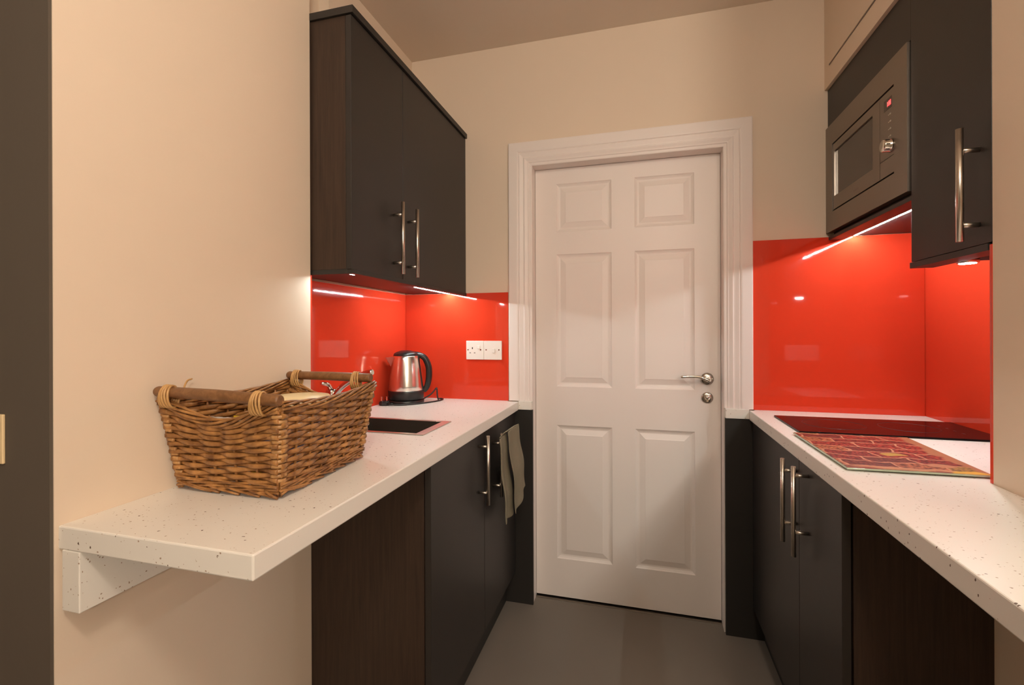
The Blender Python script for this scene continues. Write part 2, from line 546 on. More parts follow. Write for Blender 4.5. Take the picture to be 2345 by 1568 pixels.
# door: lining, leaf with six raised panels, lever handle and lock
def door():
    d = thing('door_1', ((DX0 + DX1) / 2, YDOOR, 0.0), 'white six-panel door with chrome lever handle in the back wall', 'door')
    struct(d)
    lin = MB()
    lin.box(DX0 - 0.03, DX0, D + 0.0003, D + 0.119, 0.0, DZ)
    lin.box(DX1, DX1 + 0.03, D + 0.0003, D + 0.119, 0.0, DZ)
    lin.box(DX0 - 0.03, DX1 + 0.03, D + 0.0003, D + 0.119, DZ, DZ + 0.03)
    lin.build('door_lining', 'white', d)
    x0, x1, z0, z1 = DX0 + 0.0015, DX1 - 0.0015, 0.012, DZ - 0.0015
    cx = [(-0.371, -0.122), (-0.023, 0.223)]
    rz = [(0.186, 0.797), (0.974, 1.579), (1.682, 1.902)]
    xs = [x0, cx[0][0], cx[0][1], cx[1][0], cx[1][1], x1]
    zs = [z0, rz[0][0], rz[0][1], rz[1][0], rz[1][1], rz[2][0], rz[2][1], z1]
    mb = MB()
    V, F = [], []
    yf, yb = YDOOR, YDOOR + 0.04
    def q(a, b, c, e):
        o = len(V)
        V.extend([a, b, c, e]); F.append((o, o + 1, o + 2, o + 3))
    for i in range(5):
        for j in range(7):
            a, b, c, e = xs[i], xs[i + 1], zs[j], zs[j + 1]
            if i in (1, 3) and j in (1, 3, 5):
                rings = [(0.0, 0.0), (0.004, 0.004), (0.011, 0.0075), (0.016, 0.0085), (0.019, 0.0085), (0.041, 0.0022), (0.043, 0.0012)]
                for (o1, d1), (o2, d2) in zip(rings, rings[1:]):
                    A = [(a + o1, yf + d1, c + o1), (b - o1, yf + d1, c + o1), (b - o1, yf + d1, e - o1), (a + o1, yf + d1, e - o1)]
                    B = [(a + o2, yf + d2, c + o2), (b - o2, yf + d2, c + o2), (b - o2, yf + d2, e - o2), (a + o2, yf + d2, e - o2)]
                    for k in range(4):
                        q(A[k], A[(k + 1) % 4], B[(k + 1) % 4], B[k])
                o, dd = rings[-1]
                q((a + o, yf + dd, c + o), (b - o, yf + dd, c + o), (b - o, yf + dd, e - o), (a + o, yf + dd, e - o))
            else:
                q((a, yf, c), (b, yf, c), (b, yf, e), (a, yf, e))
    q((x0, yb, z0), (x0, yb, z1), (x1, yb, z1), (x1, yb, z0))
    q((x0, yf, z0), (x0, yf, z1), (x0, yb, z1), (x0, yb, z0))
    q((x1, yf, z0), (x1, yb, z0), (x1, yb, z1), (x1, yf, z1))
    q((x0, yf, z1), (x1, yf, z1), (x1, yb, z1), (x0, yb, z1))
    q((x0, yf, z0), (x0, yb, z0), (x1, yb, z0), (x1, yf, z0))
    mb.add(V, F)
    leaf = mb.build('door_leaf', 'white', d)
    # lever handle on a round rose
    hx, hz = 0.272, 1.024
    y = YDOOR
    h = MB()
    h.lathe([(0.026, 0.0), (0.026, -0.003), (0.023, -0.007), (0.014, -0.0095), (0.0, -0.0095)], (hx, y, hz), 'Y', 36)
    rose = h.build('handle_rose', 'chrome_dark', leaf, fix=True)
    lv = MB()
    lv.tube([(hx, y - 0.008, hz), (hx, y - 0.030, hz), (hx, y - 0.045, hz)], [0.010, 0.009, 0.010], 14)
    path = catmull([(hx + 0.004, y - 0.045, hz - 0.003), (hx - 0.014, y - 0.047, hz + 0.004), (hx - 0.035, y - 0.047, hz + 0.011),
                    (hx - 0.065, y - 0.046, hz + 0.0125), (hx - 0.098, y - 0.045, hz + 0.0105), (hx - 0.109, y - 0.044, hz + 0.0095)], 6)
    n = len(path)
    lv.tube(path, [0.0085 - 0.0025 * min(1, i / 8) - (0.002 if i > n - 3 else 0) for i in range(n)], 12)
    lv.build('lever_handle', 'chrome', leaf)
    bt = MB().lathe([(0.0045, 0.0), (0.0045, -0.004), (0.003, -0.0055), (0.0, -0.0055)], (hx + 0.019, y - 0.006, hz + 0.001), 'Y', 16)
    bt.build('rose_screw', 'chrome', leaf, fix=True)
    lk = MB().lathe([(0.0235, 0.0), (0.0235, -0.003), (0.020, -0.006), (0.012, -0.007), (0.0, -0.007)], (hx, y, 0.944), 'Y', 32)
    lk.build('lock_escutcheon', 'chrome_dark', leaf, fix=True)
    cy_ = MB().lathe([(0.0085, 0.0), (0.0085, -0.003), (0.007, -0.0045), (0.0, -0.0045)], (hx, y - 0.007, 0.947), 'Y', 20)
    cy_.box(hx - 0.0045, hx + 0.0045, y - 0.0100, y - 0.0069, 0.9275, 0.9385)
    cy_.build('lock_cylinder', 'chrome', leaf, fix=True)
    ks = MB().box(hx - 0.0008, hx + 0.0008, y - 0.0118, y - 0.0112, 0.943, 0.952)
    ks.build('key_slot', 'shadow', leaf)
door()

# architrave: moulded profile mitred round three sides of the opening
def architrave():
    prof = [(0.0, 0.0), (0.0, 0.007), (0.003, 0.0085), (0.012, 0.009), (0.015, 0.012), (0.018, 0.0118), (0.021, 0.0125), (0.031, 0.0165),
            (0.034, 0.017), (0.037, 0.014), (0.041, 0.0145), (0.054, 0.018), (0.057, 0.0185), (0.0595, 0.0165),
            (0.063, 0.0195), (0.068, 0.0205), (0.103, 0.0205), (0.1065, 0.019), (0.107, 0.016), (0.107, 0.0)]
    zb = 0.9135
    mb = MB()
    V, F = [], []
    for (wd, t) in prof:
        y = D - t
        V += [(DX0 - wd, y, zb), (DX0 - wd, y, DZ + wd), (DX1 + wd, y, DZ + wd), (DX1 + wd, y, zb)]
    n = len(prof)
    for i in range(n - 1):
        for k in range(3):
            a = i * 4 + k
            F.append((a, a + 1, a + 5, a + 4))
    F.append(tuple(i * 4 for i in range(n)))
    F.append(tuple(i * 4 + 3 for i in range(n))[::-1])
    mb.add(V, F)
    return struct(mb.build('trim_1', 'white', fix=True))
architrave()
struct(box('trim_2', 'steel', DX0, DX1, YDOOR - 0.012, YDOOR + 0.035, 0.0, 0.005))

# ------------------------------------------------------------------ lamps in the living area behind the camera
for i, (x, y, z, s) in enumerate(ROOM_LAMPS):
    lab = ['white globe pendant lamp nearest the kitchen entrance', 'white globe pendant lamp deeper in the living area'][i]
    t = thing('pendant_lamp', (x, y, HC), lab, 'lamp', 'globe pendant lamps in the living area')
    MB().lathe([(0.045, 0.0), (0.045, -0.02), (0.03, -0.03), (0.0, -0.03)], (x, y, HC), 'Z', 24).build('ceiling_rose', 'lamp_body', t, fix=True)
    MB().tube([(x, y, HC - 0.03), (x, y, z + 0.15)], 0.004, 8).build('flex', 'lamp_body', t)
    MB().lathe([(0.022, 0.16), (0.022, 0.115), (0.0, 0.115)], (x, y, z), 'Z', 20).build('lamp_holder', 'lamp_body', t, fix=True)
    MAT['lamp%d' % i] = emit('warm_lamp_globe_%d' % i, ROOM_COL, s)
    gp = [(0.12 * math.sin(PI * k / 20), -0.12 * math.cos(PI * k / 20)) for k in range(21)]
    MB().lathe(gp, (x, y, z), 'Z', 32).build('globe_shade', 'lamp%d' % i, t, fix=True)

# ------------------------------------------------------------------ splashbacks
G = 0.006
def splash(x0, x1, y0, y1, z0, z1, label):
    o = box('splashback_panel', 'red', x0, x1, y0, y1, z0, z1, bevel=0.0008)
    return tag(o, label, 'splashback', 'red glass splashbacks')
splash(XAL, XAL + G, YL + 0.008, D - 0.001, ZC, 1.4065, 'glossy red glass splashback on the left side wall under the wall cabinet')
splash(XAL + G + 0.001, -0.5835, D - G, D, ZC, 1.4065, 'glossy red glass splashback left of the door, behind the kettle')
splash(0.4345, XAR - G - 0.002, D - G, D, ZC, 1.5858, 'glossy red glass splashback right of the door, behind the hob')
splash(XAR - G - 0.001, XAR - 0.001, YR + 0.009, D - 0.001, ZC, 1.583, 'glossy red glass splashback on the right side wall, beside the hob')
splash(XNR - 0.001, XAR - G - 0.002, YR, YR + 0.008, ZC, 1.404, 'narrow red glass splashback seen edge-on at the end of the right near wall')
splash(XAL + 0.001, XNL + 0.0, YL, YL + 0.006, ZC, 1.394, 'narrow red glass splashback seen edge-on at the end of the left near wall')

# ------------------------------------------------------------------ worktops
XLF, XRF = -0.5325, 0.4175
YB = D - 0.0205
SX0, SX1, SY0, SY1 = -1.0, -0.640, 1.302, 1.524       # sink rim
hx0, hx1, hy0, hy1 = SX0 + 0.012, SX1 - 0.012, SY0 + 0.012, SY1 - 0.012
xs = [XAL, hx0, XNL, hx1, -0.585, XLF]
ys = [0.5434, YL, hy0, hy1, YB, D]
cells = []
for i in range(5):
    for j in range(5):
        if j == 0 and xs[i] < XNL - 1e-6:
            continue
        if j == 4 and xs[i + 1] > -0.58:
            continue
        if j == 2 and i in (1, 2):
            continue
        cells.append((i, j))
wt = MB().slab(xs, ys, cells, ZC - T, ZC).build('worktop', 'lam', bevel=0.0025)
tag(wt, 'long white speckled worktop on the left with overhanging end under the wicker basket', 'worktop', 'white speckled worktops')
xs = [XRF, 0.436, XNR, XAR]
ys = [0.30, YR, YB, D]
cells = [(0, 0), (1, 0), (0, 1), (1, 1), (2, 1), (1, 2), (2, 2)]
wt = MB().slab(xs, ys, cells, ZC - T, ZC).build('worktop', 'lam', bevel=0.0025)
tag(wt, 'white speckled worktop on the right carrying the hob and chopping board', 'worktop', 'white speckled worktops')
tag(box('wall_batten', 'lam', -0.9165, -0.877, 0.5434, YL - 0.004, 0.772, ZC - T, bevel=0.0015),
    'white speckled support batten on the wall under the left worktop end', 'batten')

def filler(x0, x1, bx0, bx1, sd):
    f = box('filler_panel', 'dark_side', x0, x1, D - 0.020, D - 0.0062, 0.0, ZC - T + 0.003, bevel=0.0008)
    tag(f, 'dark upright filler panel %s of the door, below worktop level' % sd, 'panel', 'dark filler panels beside the door')
    b = box('worktop_offcut', 'lam', bx0, bx1, D - 0.024, D - 0.0002, ZC - T + 0.0035, ZC + 0.003, bevel=0.001)
    tag(b, 'small white speckled worktop offcut under the architrave %s of the door' % sd, 'worktop', 'worktop offcuts beside the door')
filler(-0.660, DX0 + 0.003, XLF + 0.0005, DX0 - 0.001, 'left')
filler(DX1 + 0.003, 0.520, DX1 + 0.004, XRF - 0.0005, 'right')

# ------------------------------------------------------------------ handles
def bar_handle(name, parent, xf, xb, y, z0, z1, p0, p1, r=0.006):
    m = MB()
    m.tube([(xb, y, z0), (xb, y, z1)], r, 16)
    for z in (p0, p1):
        m.tube([(xf, y, z), (xb, y, z)], r * 0.78, 10)
    return m.build(name, 'steel', parent)

# ------------------------------------------------------------------ left wall cabinet
def wall_cabinet_left():
    zt, zb = 2.133, 1.4075
    c = thing('wall_cabinet', (-0.93, 1.61, 1.395), 'dark two-door wall cabinet on the left above the kettle', 'cabinet', 'dark wall cabinets')
    ca = MB()
    ca.box(-1.064, -0.809, YL + 0.020, D - 0.001, zb, zb + 0.018)
    ca.box(-1.064, -0.809, YL + 0.020, D - 0.001, zt - 0.018, zt)
    ca.box(-1.064, -1.056, YL + 0.020, D - 0.001, zb, zt)
    ca.box(-1.064, -0.809, D - 0.019, D - 0.001, zb, zt)
    ca.build('carcass', 'dark_side', c)
    box('end_panel', 'wenge', -1.102, -0.811, YL + 0.0065, YL + 0.0245, zb, zt, c, 0.0008)
    d1 = box('door', 'dark', -0.808, -0.790, YL + 0.003, 1.4565, zb - 0.001, zt - 0.003, c, 0.0012)
    d2 = box('door', 'dark', -0.808, -0.790, 1.4595, D - 0.003, zb - 0.001, zt - 0.003, c, 0.0012)
    bar_handle('bar_handle', d1, -0.790, -0.755, 1.394, 1.418, 1.656, 1.456, 1.615)
    bar_handle('bar_handle', d2, -0.790, -0.755, 1.497, 1.418, 1.657, 1.456, 1.615)
    box('cornice', 'dark_side', -1.064, -0.782, YL - 0.001, D - 0.001, zt, zt + 0.021, c, 0.001)
    pm = MB()
    pm.box(-0.806, -0.786, YL + 0.0065, D - 0.001, 1.394, zb)
    pm.box(-1.102, -0.806, YL + 0.0065, YL + 0.0250, 1.394, zb)
    pm.build('pelmet', 'dark_side', c, 0.0008)
wall_cabinet_left()

def led_bar(x, y0, y1, z, label, wd=0.0032, mat='led'):
    o = thing('led_light_bar', (x, (y0 + y1) / 2, z), label, 'light', 'under-cabinet LED light bars')
    box('housing', 'steel', x - wd, x + wd, y0, y1, z + 0.003, z + 0.0045, o, 0.0006)
    box('diffuser', mat, x - wd * 0.42, x + wd * 0.42, y0 + 0.004, y1 - 0.004, z + 0.0012, z + 0.003, o)
led_bar(-0.858, 1.195, 1.275, 1.4025, 'short white LED bar under the near end of the left wall cabinet', 0.0045, 'led_short')
led_bar(-0.868, 1.69, 2.052, 1.4025, 'long white LED bar under the far half of the left wall cabinet')
led_bar(0.782, 1.50, 2.052, 1.5822, 'long white LED bar under the microwave housing')

# ------------------------------------------------------------------ left base cabinet
def base_left():
    xf = -0.5475
    zt = ZC - T - 0.001
    c = thing('base_cabinet', (-0.82, 1.6, 0.0), 'dark two-door base cabinet under the left worktop with a hanging towel', 'cabinet', 'dark base cabinets')
    ca = MB()
    ca.box(-1.104, xf - 0.020, YL + 0.022, D - 0.022, 0.14, 0.158)
    ca.box(-1.104, -1.096, YL + 0.022, D - 0.022, 0.14, 0.70)
    ca.box(-1.104, xf - 0.020, D - 0.040, D - 0.022, 0.14, zt - 0.002)
    ca.box(xf - 0.06, xf - 0.020, YL + 0.022, D - 0.022, zt - 0.04, zt - 0.002)
    ca.build('carcass', 'dark_side', c)
    box('end_panel', 'wenge', -1.104, xf - 0.0205, YL + 0.002, YL + 0.020, 0.0, zt, c, 0.0008)
    d1 = box('door', 'dark', xf - 0.018, xf, YL + 0.003, 1.6065, 0.141, zt - 0.004, c, 0.0012)
    d2 = box('door', 'dark', xf - 0.018, xf, 1.6095, D - 0.024, 0.141, zt - 0.004, c, 0.0012)
    bar_handle('bar_handle', d1, xf, xf + 0.0355, 1.545, 0.623, 0.864, 0.665, 0.826)
    bar_handle('bar_handle', d2, xf, xf + 0.0355, 1.706, 0.598, 0.839, 0.640, 0.801)
    box('plinth', 'dark_side', xf - 0.062, xf - 0.046, YL + 0.022, D - 0.022, 0.0, 0.138, c)
base_left()

# ------------------------------------------------------------------ right base cabinet
XRB = 0.4285
def base_right():
    zt = ZC - T - 0.001
    c = thing('base_cabinet', (0.72, 1.6, 0.0), 'dark two-door base cabinet under the hob on the right', 'cabinet', 'dark base cabinets')
    ca = MB()
    ca.box(XRB + 0.02, 1.01, YR + 0.022, D - 0.022, 0.13, 0.148)
    ca.box(1.002, 1.01, YR + 0.022, D - 0.022, 0.13, zt - 0.06)
    ca.box(XRB + 0.02, 1.01, D - 0.040, D - 0.022, 0.13, zt - 0.06)
    ca.box(XRB + 0.02, XRB + 0.06, YR + 0.022, D - 0.022, zt - 0.05, zt - 0.002)
    ca.build('carcass', 'dark_side', c)
    box('end_panel', 'wenge', XRB + 0.0215, 1.012, YR - 0.001, YR + 0.018, 0.0, zt, c, 0.0008)
    d1 = box('door', 'dark', XRB, XRB + 0.018, YR + 0.001, 1.4775, 0.125, zt - 0.004, c, 0.0012)
    d2 = box('door', 'dark', XRB, XRB + 0.018, 1.4795, D - 0.024, 0.125, zt - 0.004, c, 0.0012)
    bar_handle('bar_handle', d1, XRB, 0.393, 1.402, 0.624, 0.864, 0.688, 0.840)
    bar_handle('bar_handle', d2, XRB, 0.393, 1.501, 0.622, 0.860, 0.676, 0.826)
    box('plinth', 'dark_side', 0.470, 0.486, YR + 0.022, D - 0.022, 0.0, 0.128, c)
base_right()

# ------------------------------------------------------------------ right wall units
def microwave_housing():
    XF, Y0, Y1 = 0.7005, 1.4875, D - 0.001
    c = thing('microwave_housing', (0.86, 1.78, 1.572), 'dark wall unit on the right framing the built-in microwave', 'cabinet', 'dark wall cabinets')
    ca = MB()
    ca.box(XF + 0.02, 1.009, Y0 + 0.002, Y1, 1.5870, 1.602)
    ca.box(XF + 0.02, 1.009, Y0 + 0.002, Y0 + 0.014, 1.602, 2.15)
    ca.box(XF + 0.02, 1.009, Y1 - 0.012, Y1, 1.602, 2.15)
    ca.box(1.000, 1.009, Y0, Y1, 1.602, 2.15)
    ca.box(XF + 0.02, 1.009, Y0 + 0.002, Y1, 2.06, 2.15)
    ca.build('carcass', 'dark_side', c)
    box('front_panel', 'dark', XF, XF + 0.018, Y0 + 0.0015, Y1, 2.003, 2.151, c, 0.001)
    pm = MB()
    pm.box(XF, XF + 0.05, Y0 + 0.0015, Y1, 1.574, 1.5865)
    pm.build('pelmet', 'dark_side', c, 0.0008)
microwave_housing()

def microwave():
    XF = 0.699
    m = thing('microwave', (0.82, 1.775, 1.604), 'built-in stainless steel microwave with red clock digits and a round knob', 'microwave')
    y0, y1, z0, z1 = 1.492, D - 0.0025, 1.600, 2.001
    iy0, iy1, iz0, iz1 = 1.560, 2.000, 1.6705, 1.923
    fr = MB()
    fr.box(XF - 0.006, XF + 0.016, y0, iy0, z0, z1)
    fr.box(XF - 0.006, XF + 0.016, iy1, y1, z0, z1)
    fr.box(XF - 0.006, XF + 0.016, iy0, iy1, z0, iz0)
    fr.box(XF - 0.006, XF + 0.016, iy0, iy1, iz1, z1)
    fr.build('trim_frame', 'mwsteel', m)
    box('body', 'shadow', XF + 0.017, 0.985, y0 + 0.03, y1 - 0.03, 1.62, 1.98, m)
    cy = 1.6445
    pd, x1 = XF - 0.004, XF + 0.014
    # door with window
    wy0, wy1, wz0, wz1 = 1.690, 1.984, 1.725, 1.8915
    dr = MB()
    a, b, c_, e = cy + 0.001, iy1 - 0.004, iz0 + 0.006, iz1 - 0.004
    dr.box(pd, x1, a, wy0, c_, e)
    dr.box(pd, x1, wy1, b, c_, e)
    dr.box(pd, x1, wy0, wy1, c_, wz0)
    dr.box(pd, x1, wy0, wy1, wz1, e)
    door = dr.build('door', 'mwsteel', m)
    box('window', 'glass_dark', pd + 0.0045, x1, wy0, wy1, wz0, wz1, door)
    we = MB()
    we.box(pd - 0.0015, pd + 0.004, wy1 - 0.001, wy1 + 0.001, wz0, wz1)
    we.build('window_edge', 'steel', door)
    box('brand_mark', 'mark', pd - 0.0004, pd + 0.001, 1.790, 1.826, 1.693, 1.699, door)
    # control panel
    cp = MB()
    cp.box(pd, x1, iy0 + 0.003, cy - 0.001, iz0 + 0.006, 1.7255)
    cp.box(pd, x1, iy0 + 0.003, cy - 0.001, 1.727, iz1 - 0.004)
    panel = cp.build('control_panel', 'mwsteel', m)
    box('display', 'glass_dark', pd - 0.0006, pd + 0.001, 1.576, 1.619, 1.867, 1.8985, panel)
    # seven segment clock, read from the far (left) to the near (right) side
    segs = {'0': 'abcdef', '1': 'bc', '8': 'abcdefg'}
    dg = MB()
    def digit(ch, yl, zb_, w_, h_):
        t = 0.0016
        xx0, xx1 = pd - 0.0012, pd - 0.0005
        for s_ in segs[ch]:
            if s_ == 'a': r = (0, w_, h_ - t, h_)
            elif s_ == 'g': r = (0, w_, h_ / 2 - t / 2, h_ / 2 + t / 2)
            elif s_ == 'd': r = (0, w_, 0, t)
            elif s_ == 'b': r = (w_ - t, w_, h_ / 2, h_)
            elif s_ == 'c': r = (w_ - t, w_, 0, h_ / 2)
            elif s_ == 'f': r = (0, t, h_ / 2, h_)
            else: r = (0, t, 0, h_ / 2)
            dg.box(xx0, xx1, yl - r[1], yl - r[0], zb_ + r[2], zb_ + r[3])
    digit('1', 1.6040, 1.875, 0.0062, 0.0145)
    dg.box(pd - 0.0012, pd - 0.0005, 1.5948, 1.5960, 1.8782, 1.8798)
    dg.box(pd - 0.0012, pd - 0.0005, 1.5948, 1.5960, 1.8842, 1.8858)
    digit('0', 1.5930, 1.875, 0.0062, 0.0145)
    digit('8', 1.5850, 1.875, 0.0062, 0.0145)
    dg.build('clock_digits', 'red_led', panel)
    for z in (1.849, 1.828, 1.807, 1.786):
        bt = MB()
        bt.box(pd - 0.0012, pd + 0.001, 1.580, 1.5855, z - 0.002, z + 0.002)
        bt.box(pd - 0.0006, pd + 0.001, 1.589, 1.595, z - 0.001, z + 0.001)
        bt.build('button', 'ico', panel)
    kn = MB()
    kn.lathe([(0.0195, 0.0), (0.0195, -0.005), (0.018, -0.007), (0.0175, -0.020), (0.0165, -0.022), (0.0, -0.022)], (pd, 1.580, 1.7565), 'X', 30)
    kn.build('knob', 'chrome', panel, fix=True)
    gr = MB()
    for k in range(-3, 4):
        a_ = k * 0.8
        gr.box(pd - 0.019, pd - 0.009, 1.580 + 0.0177 * math.sin(a_) - 0.0012, 1.580 + 0.0177 * math.sin(a_) + 0.0012,
               1.7565 + 0.0177 * math.cos(a_) - 0.0012, 1.7565 + 0.0177 * math.cos(a_) + 0.0012)
    gr.build('knob_grip', 'shadow', panel)
microwave()

def extractor_cabinet():
    XF, Y0, Y1 = 0.6995, YR + 0.001, 1.4865
    zb = 1.4075
    c = thing('wall_cabinet', (0.86, 1.34, 1.392), 'tall narrow dark wall cabinet at the right edge with one long bar handle', 'cabinet', 'dark wall cabinets')
    ca = MB()
    ca.box(XF + 0.019, 1.009, Y0 + 0.001, Y1, zb, zb + 0.018)
    ca.box(XF + 0.019, 1.009, Y1 - 0.018, Y1, zb, 2.15)
    ca.box(XF + 0.019, 1.009, Y0 + 0.001, Y0 + 0.019, zb, 2.15)
    ca.box(XF + 0.019, 1.009, Y0 + 0.001, Y1, 2.132, 2.15)
    ca.build('carcass', 'dark_side', c)
    d = box('door', 'dark', XF - 0.0005, XF + 0.0175, Y0 + 0.0005, Y1, zb + 0.001, 2.151, c, 0.0012)
    bar_handle('bar_handle', d, XF, 0.665, 1.2275, 1.4165, 1.660, 1.452, 1.612, 0.0068)
    pm = MB()
    pm.box(XF - 0.003, XF + 0.05, Y0 + 0.009, Y1 + 0.003, 1.392, zb - 0.0005)
    pm.build('pelmet', 'dark_side', c, 0.0008)
    box('recess_shade_sheet', 'shadow', 0.757, 1.004, Y0 + 0.012, Y1 - 0.002, zb - 0.0012, zb - 0.0002, c)  # thin black sheet; its colour stands in for shade in the underside recess
    return c
extractor_cabinet()
def puck(x, y, z, label, mat):
    pk = thing('puck_light', (x, y, z), label, 'light')
    MB().lathe([(0.022, 1.4062 - z), (0.022, 0.001), (0.019, -0.001), (0.0, -0.001)], (x, y, z), 'Z', 28).build('rim', 'steel', pk, fix=True)
    MB().lathe([(0.0165, -0.0012), (0.0165, -0.002), (0.0, -0.002)], (x, y, z), 'Z', 28).build('diffuser', mat, pk, fix=True)
MAT['puck'] = emit('puck_diffuser', LED_COL, PUCK_POWER)
puck(0.785, 1.42, 1.3935, 'small round LED puck light under the narrow right wall cabinet', 'puck')
ap = thing('access_panel', (0.6898, 1.64, 2.226), 'cream hatch panel on the boxed-in wall above the microwave', 'panel')
box('board', 'wall', 0.6862, 0.6884, YR + 0.08, 2.010, 2.228, 2.50, ap, 0.0006)
box('shadow_gap', 'mark', 0.6880, 0.6898, YR + 0.077, 2.0135, 2.2245, 2.503, ap)  # slightly larger dark board, coloured as the shade in the groove round the hatch

# ------------------------------------------------------------------ sockets and switches
def plate(y_or_x, z, face, kind, c0, c1, label, cat, name):
    """86 mm plate between c0 and c1 across; face: ('Y', y, -1) plate lies on plane y and looks to -y, etc."""
    ax, pos, sg = face
    h = 0.0435
    t = thing(name, ((c0 + c1) / 2, pos, z) if ax == 'Y' else (pos, (c0 + c1) / 2, z), label, cat)
    def bx(nm, mat, a0, a1, z0, z1, d0, d1, parent, bev=0.0):
        if ax == 'Y':
            return box(nm, mat, a0, a1, pos + sg * d0, pos + sg * d1, z0, z1, parent, bev)
        return box(nm, mat, pos + sg * d0, pos + sg * d1, a0, a1, z0, z1, parent, bev)
    pl = bx('plate', 'plastic_white', c0, c1, z - h, z + h, 0.0, 0.0085, t, 0.002)
    cx = (c0 + c1) / 2
    w_ = (c1 - c0)
    for a in (c0 + 0.11 * w_, c1 - 0.17 * w_) if kind == 'socket' else (c0 + 0.13 * w_, c1 - 0.15 * w_):
        bx('screw', 'chrome_dark', a - 0.0028, a + 0.0028, z - 0.0008, z + 0.0048, 0.0085, 0.0092, t)
    if kind == 'socket':
        a = c0 + 0.36 * w_
        bx('pin_hole', 'shadow', a - 0.0022, a + 0.0022, z + 0.005, z + 0.014, 0.0085, 0.0088, t)
        for s_ in (-0.011, 0.011):
            bx('pin_hole', 'mark', a + s_ - 0.0035, a + s_ + 0.0035, z - 0.0145, z - 0.0105, 0.0085, 0.0088, t)
        bx('rocker', 'plastic_white', c0 + 0.64 * w_, c0 + 0.80 * w_, z + 0.007, z + 0.022, 0.0085, 0.0125, t, 0.0012)
    else:
        bx('rocker', 'plastic_white', cx - 0.001, cx + 0.011, z - 0.012, z + 0.008, 0.0085, 0.0135, t, 0.0012)
    return t
zsk = 1.1405
plate(0, zsk, ('Y', D - G, -1), 'socket', -0.7855, -0.6995, 'single white plug socket on the red splashback right of the kettle', 'socket', 'wall_socket')
plate(0, zsk, ('Y', D - G, -1), 'switch', -0.6985, -0.6125, 'white appliance switch plate on red splashback beside the door frame', 'switch', 'wall_switch')
sw = thing('light_switch', (-1.07, NEAR_L - 0.005, 1.0475), 'cream light switch on the dark wall at the left photo edge', 'switch')
box('plate', 'cream_plastic', -1.1185, -1.0325, NEAR_L - 0.0095, NEAR_L - 0.005, 1.007, 1.0905, sw, 0.0015)
box('rocker', 'cream_plastic', -1.0835, -1.0675, NEAR_L - 0.0125, NEAR_L - 0.0095, 1.036, 1.061, sw, 0.001)
# the pair of plates on the hidden face of the right near wall: the red glass mirrors them
def mirror_plates():
    yy = YR + 0.008
    for k, (a, b) in enumerate([(0.776, 0.859), (0.861, 0.944)]):
        t = thing('wall_socket', ((a + b) / 2, yy, 1.10), ['white plug socket mirrored in the right red splashback, left plate of the pair',
                  'white plug socket mirrored in the right red splashback, right plate of the pair'][k], 'socket')
        box('plate', 'plastic_white', a, b, yy, yy + 0.0085, 1.06, 1.145, t, 0.002)
        box('rocker', 'plastic_white', a + 0.05, a + 0.064, yy + 0.0085, yy + 0.0125, 1.112, 1.128, t, 0.001)
mirror_plates()

# ------------------------------------------------------------------ sink and tap
def sink():
    s = thing('sink', ((SX0 + SX1) / 2, (SY0 + SY1) / 2, ZC), 'rectangular inset sink with steel rim and dark basin in left worktop', 'sink')
    rim = MB()
    o, i_ = 0.0, 0.024
    z0, z1 = ZC + 0.0003, ZC + 0.0032
    xs_ = [SX0, SX0 + i_, SX1 - i_ - 0.006, SX1]
    ys_ = [SY0, SY0 + 0.014, SY1 - 0.014, SY1]
    rim.slab(xs_, ys_, [(a, b) for a in range(3) for b in range(3) if (a, b) != (1, 1)], z0, z1)
    rim.build('rim', 'steel', s, 0.0012)
    bx0, bx1, by0, by1 = xs_[1], xs_[2], ys_[1], ys_[2]
    bs = MB()
    zb = ZC - 0.15
    r = 0.0012
    V = [(bx0, by0, z0 + r), (bx1, by0, z0 + r), (bx1, by1, z0 + r), (bx0, by1, z0 + r),
         (bx0 + 0.012, by0 + 0.012, zb), (bx1 - 0.012, by0 + 0.012, zb), (bx1 - 0.012, by1 - 0.012, zb), (bx0 + 0.012, by1 - 0.012, zb)]
    bs.add(V, [(0, 1, 5, 4), (1, 2, 6, 5), (2, 3, 7, 6), (3, 0, 4, 7), (4, 5, 6, 7)])
    bs.build('basin', 'basin', s)
    MB().lathe([(0.028, 0.0), (0.028, 0.003), (0.02, 0.001), (0.0, 0.001)], ((bx0 + bx1) / 2, (by0 + by1) / 2, zb), 'Z', 24).build('drain', 'chrome', s, fix=True)
sink()
def tap():
    t = thing('tap', (-1.045, 1.41, ZC), 'low chrome mixer tap mostly hidden behind the wicker basket', 'tap')
    m = MB()
    m.lathe([(0.024, 0.0), (0.024, 0.006), (0.019, 0.010), (0.018, 0.11), (0.016, 0.118), (0.0, 0.118)], (-1.045, 1.41, ZC), 'Z', 24)
    m.build('body', 'chrome', t, fix=True)
    sp = catmull([(-1.045, 1.41, ZC + 0.075), (-1.00, 1.405, ZC + 0.125), (-0.945, 1.40, ZC + 0.158), (-0.90, 1.40, ZC + 0.176), (-0.874, 1.40, ZC + 0.181)], 5)
    MB().tube(sp, [0.010] * (len(sp) - 1) + [0.009], 12).build('spout', 'chrome', t)
    MB().tube([(-1.045, 1.41, ZC + 0.116), (-1.05, 1.40, ZC + 0.135), (-1.055, 1.37, ZC + 0.142)], [0.009, 0.008, 0.005], 10).build('lever', 'chrome', t)
tap()

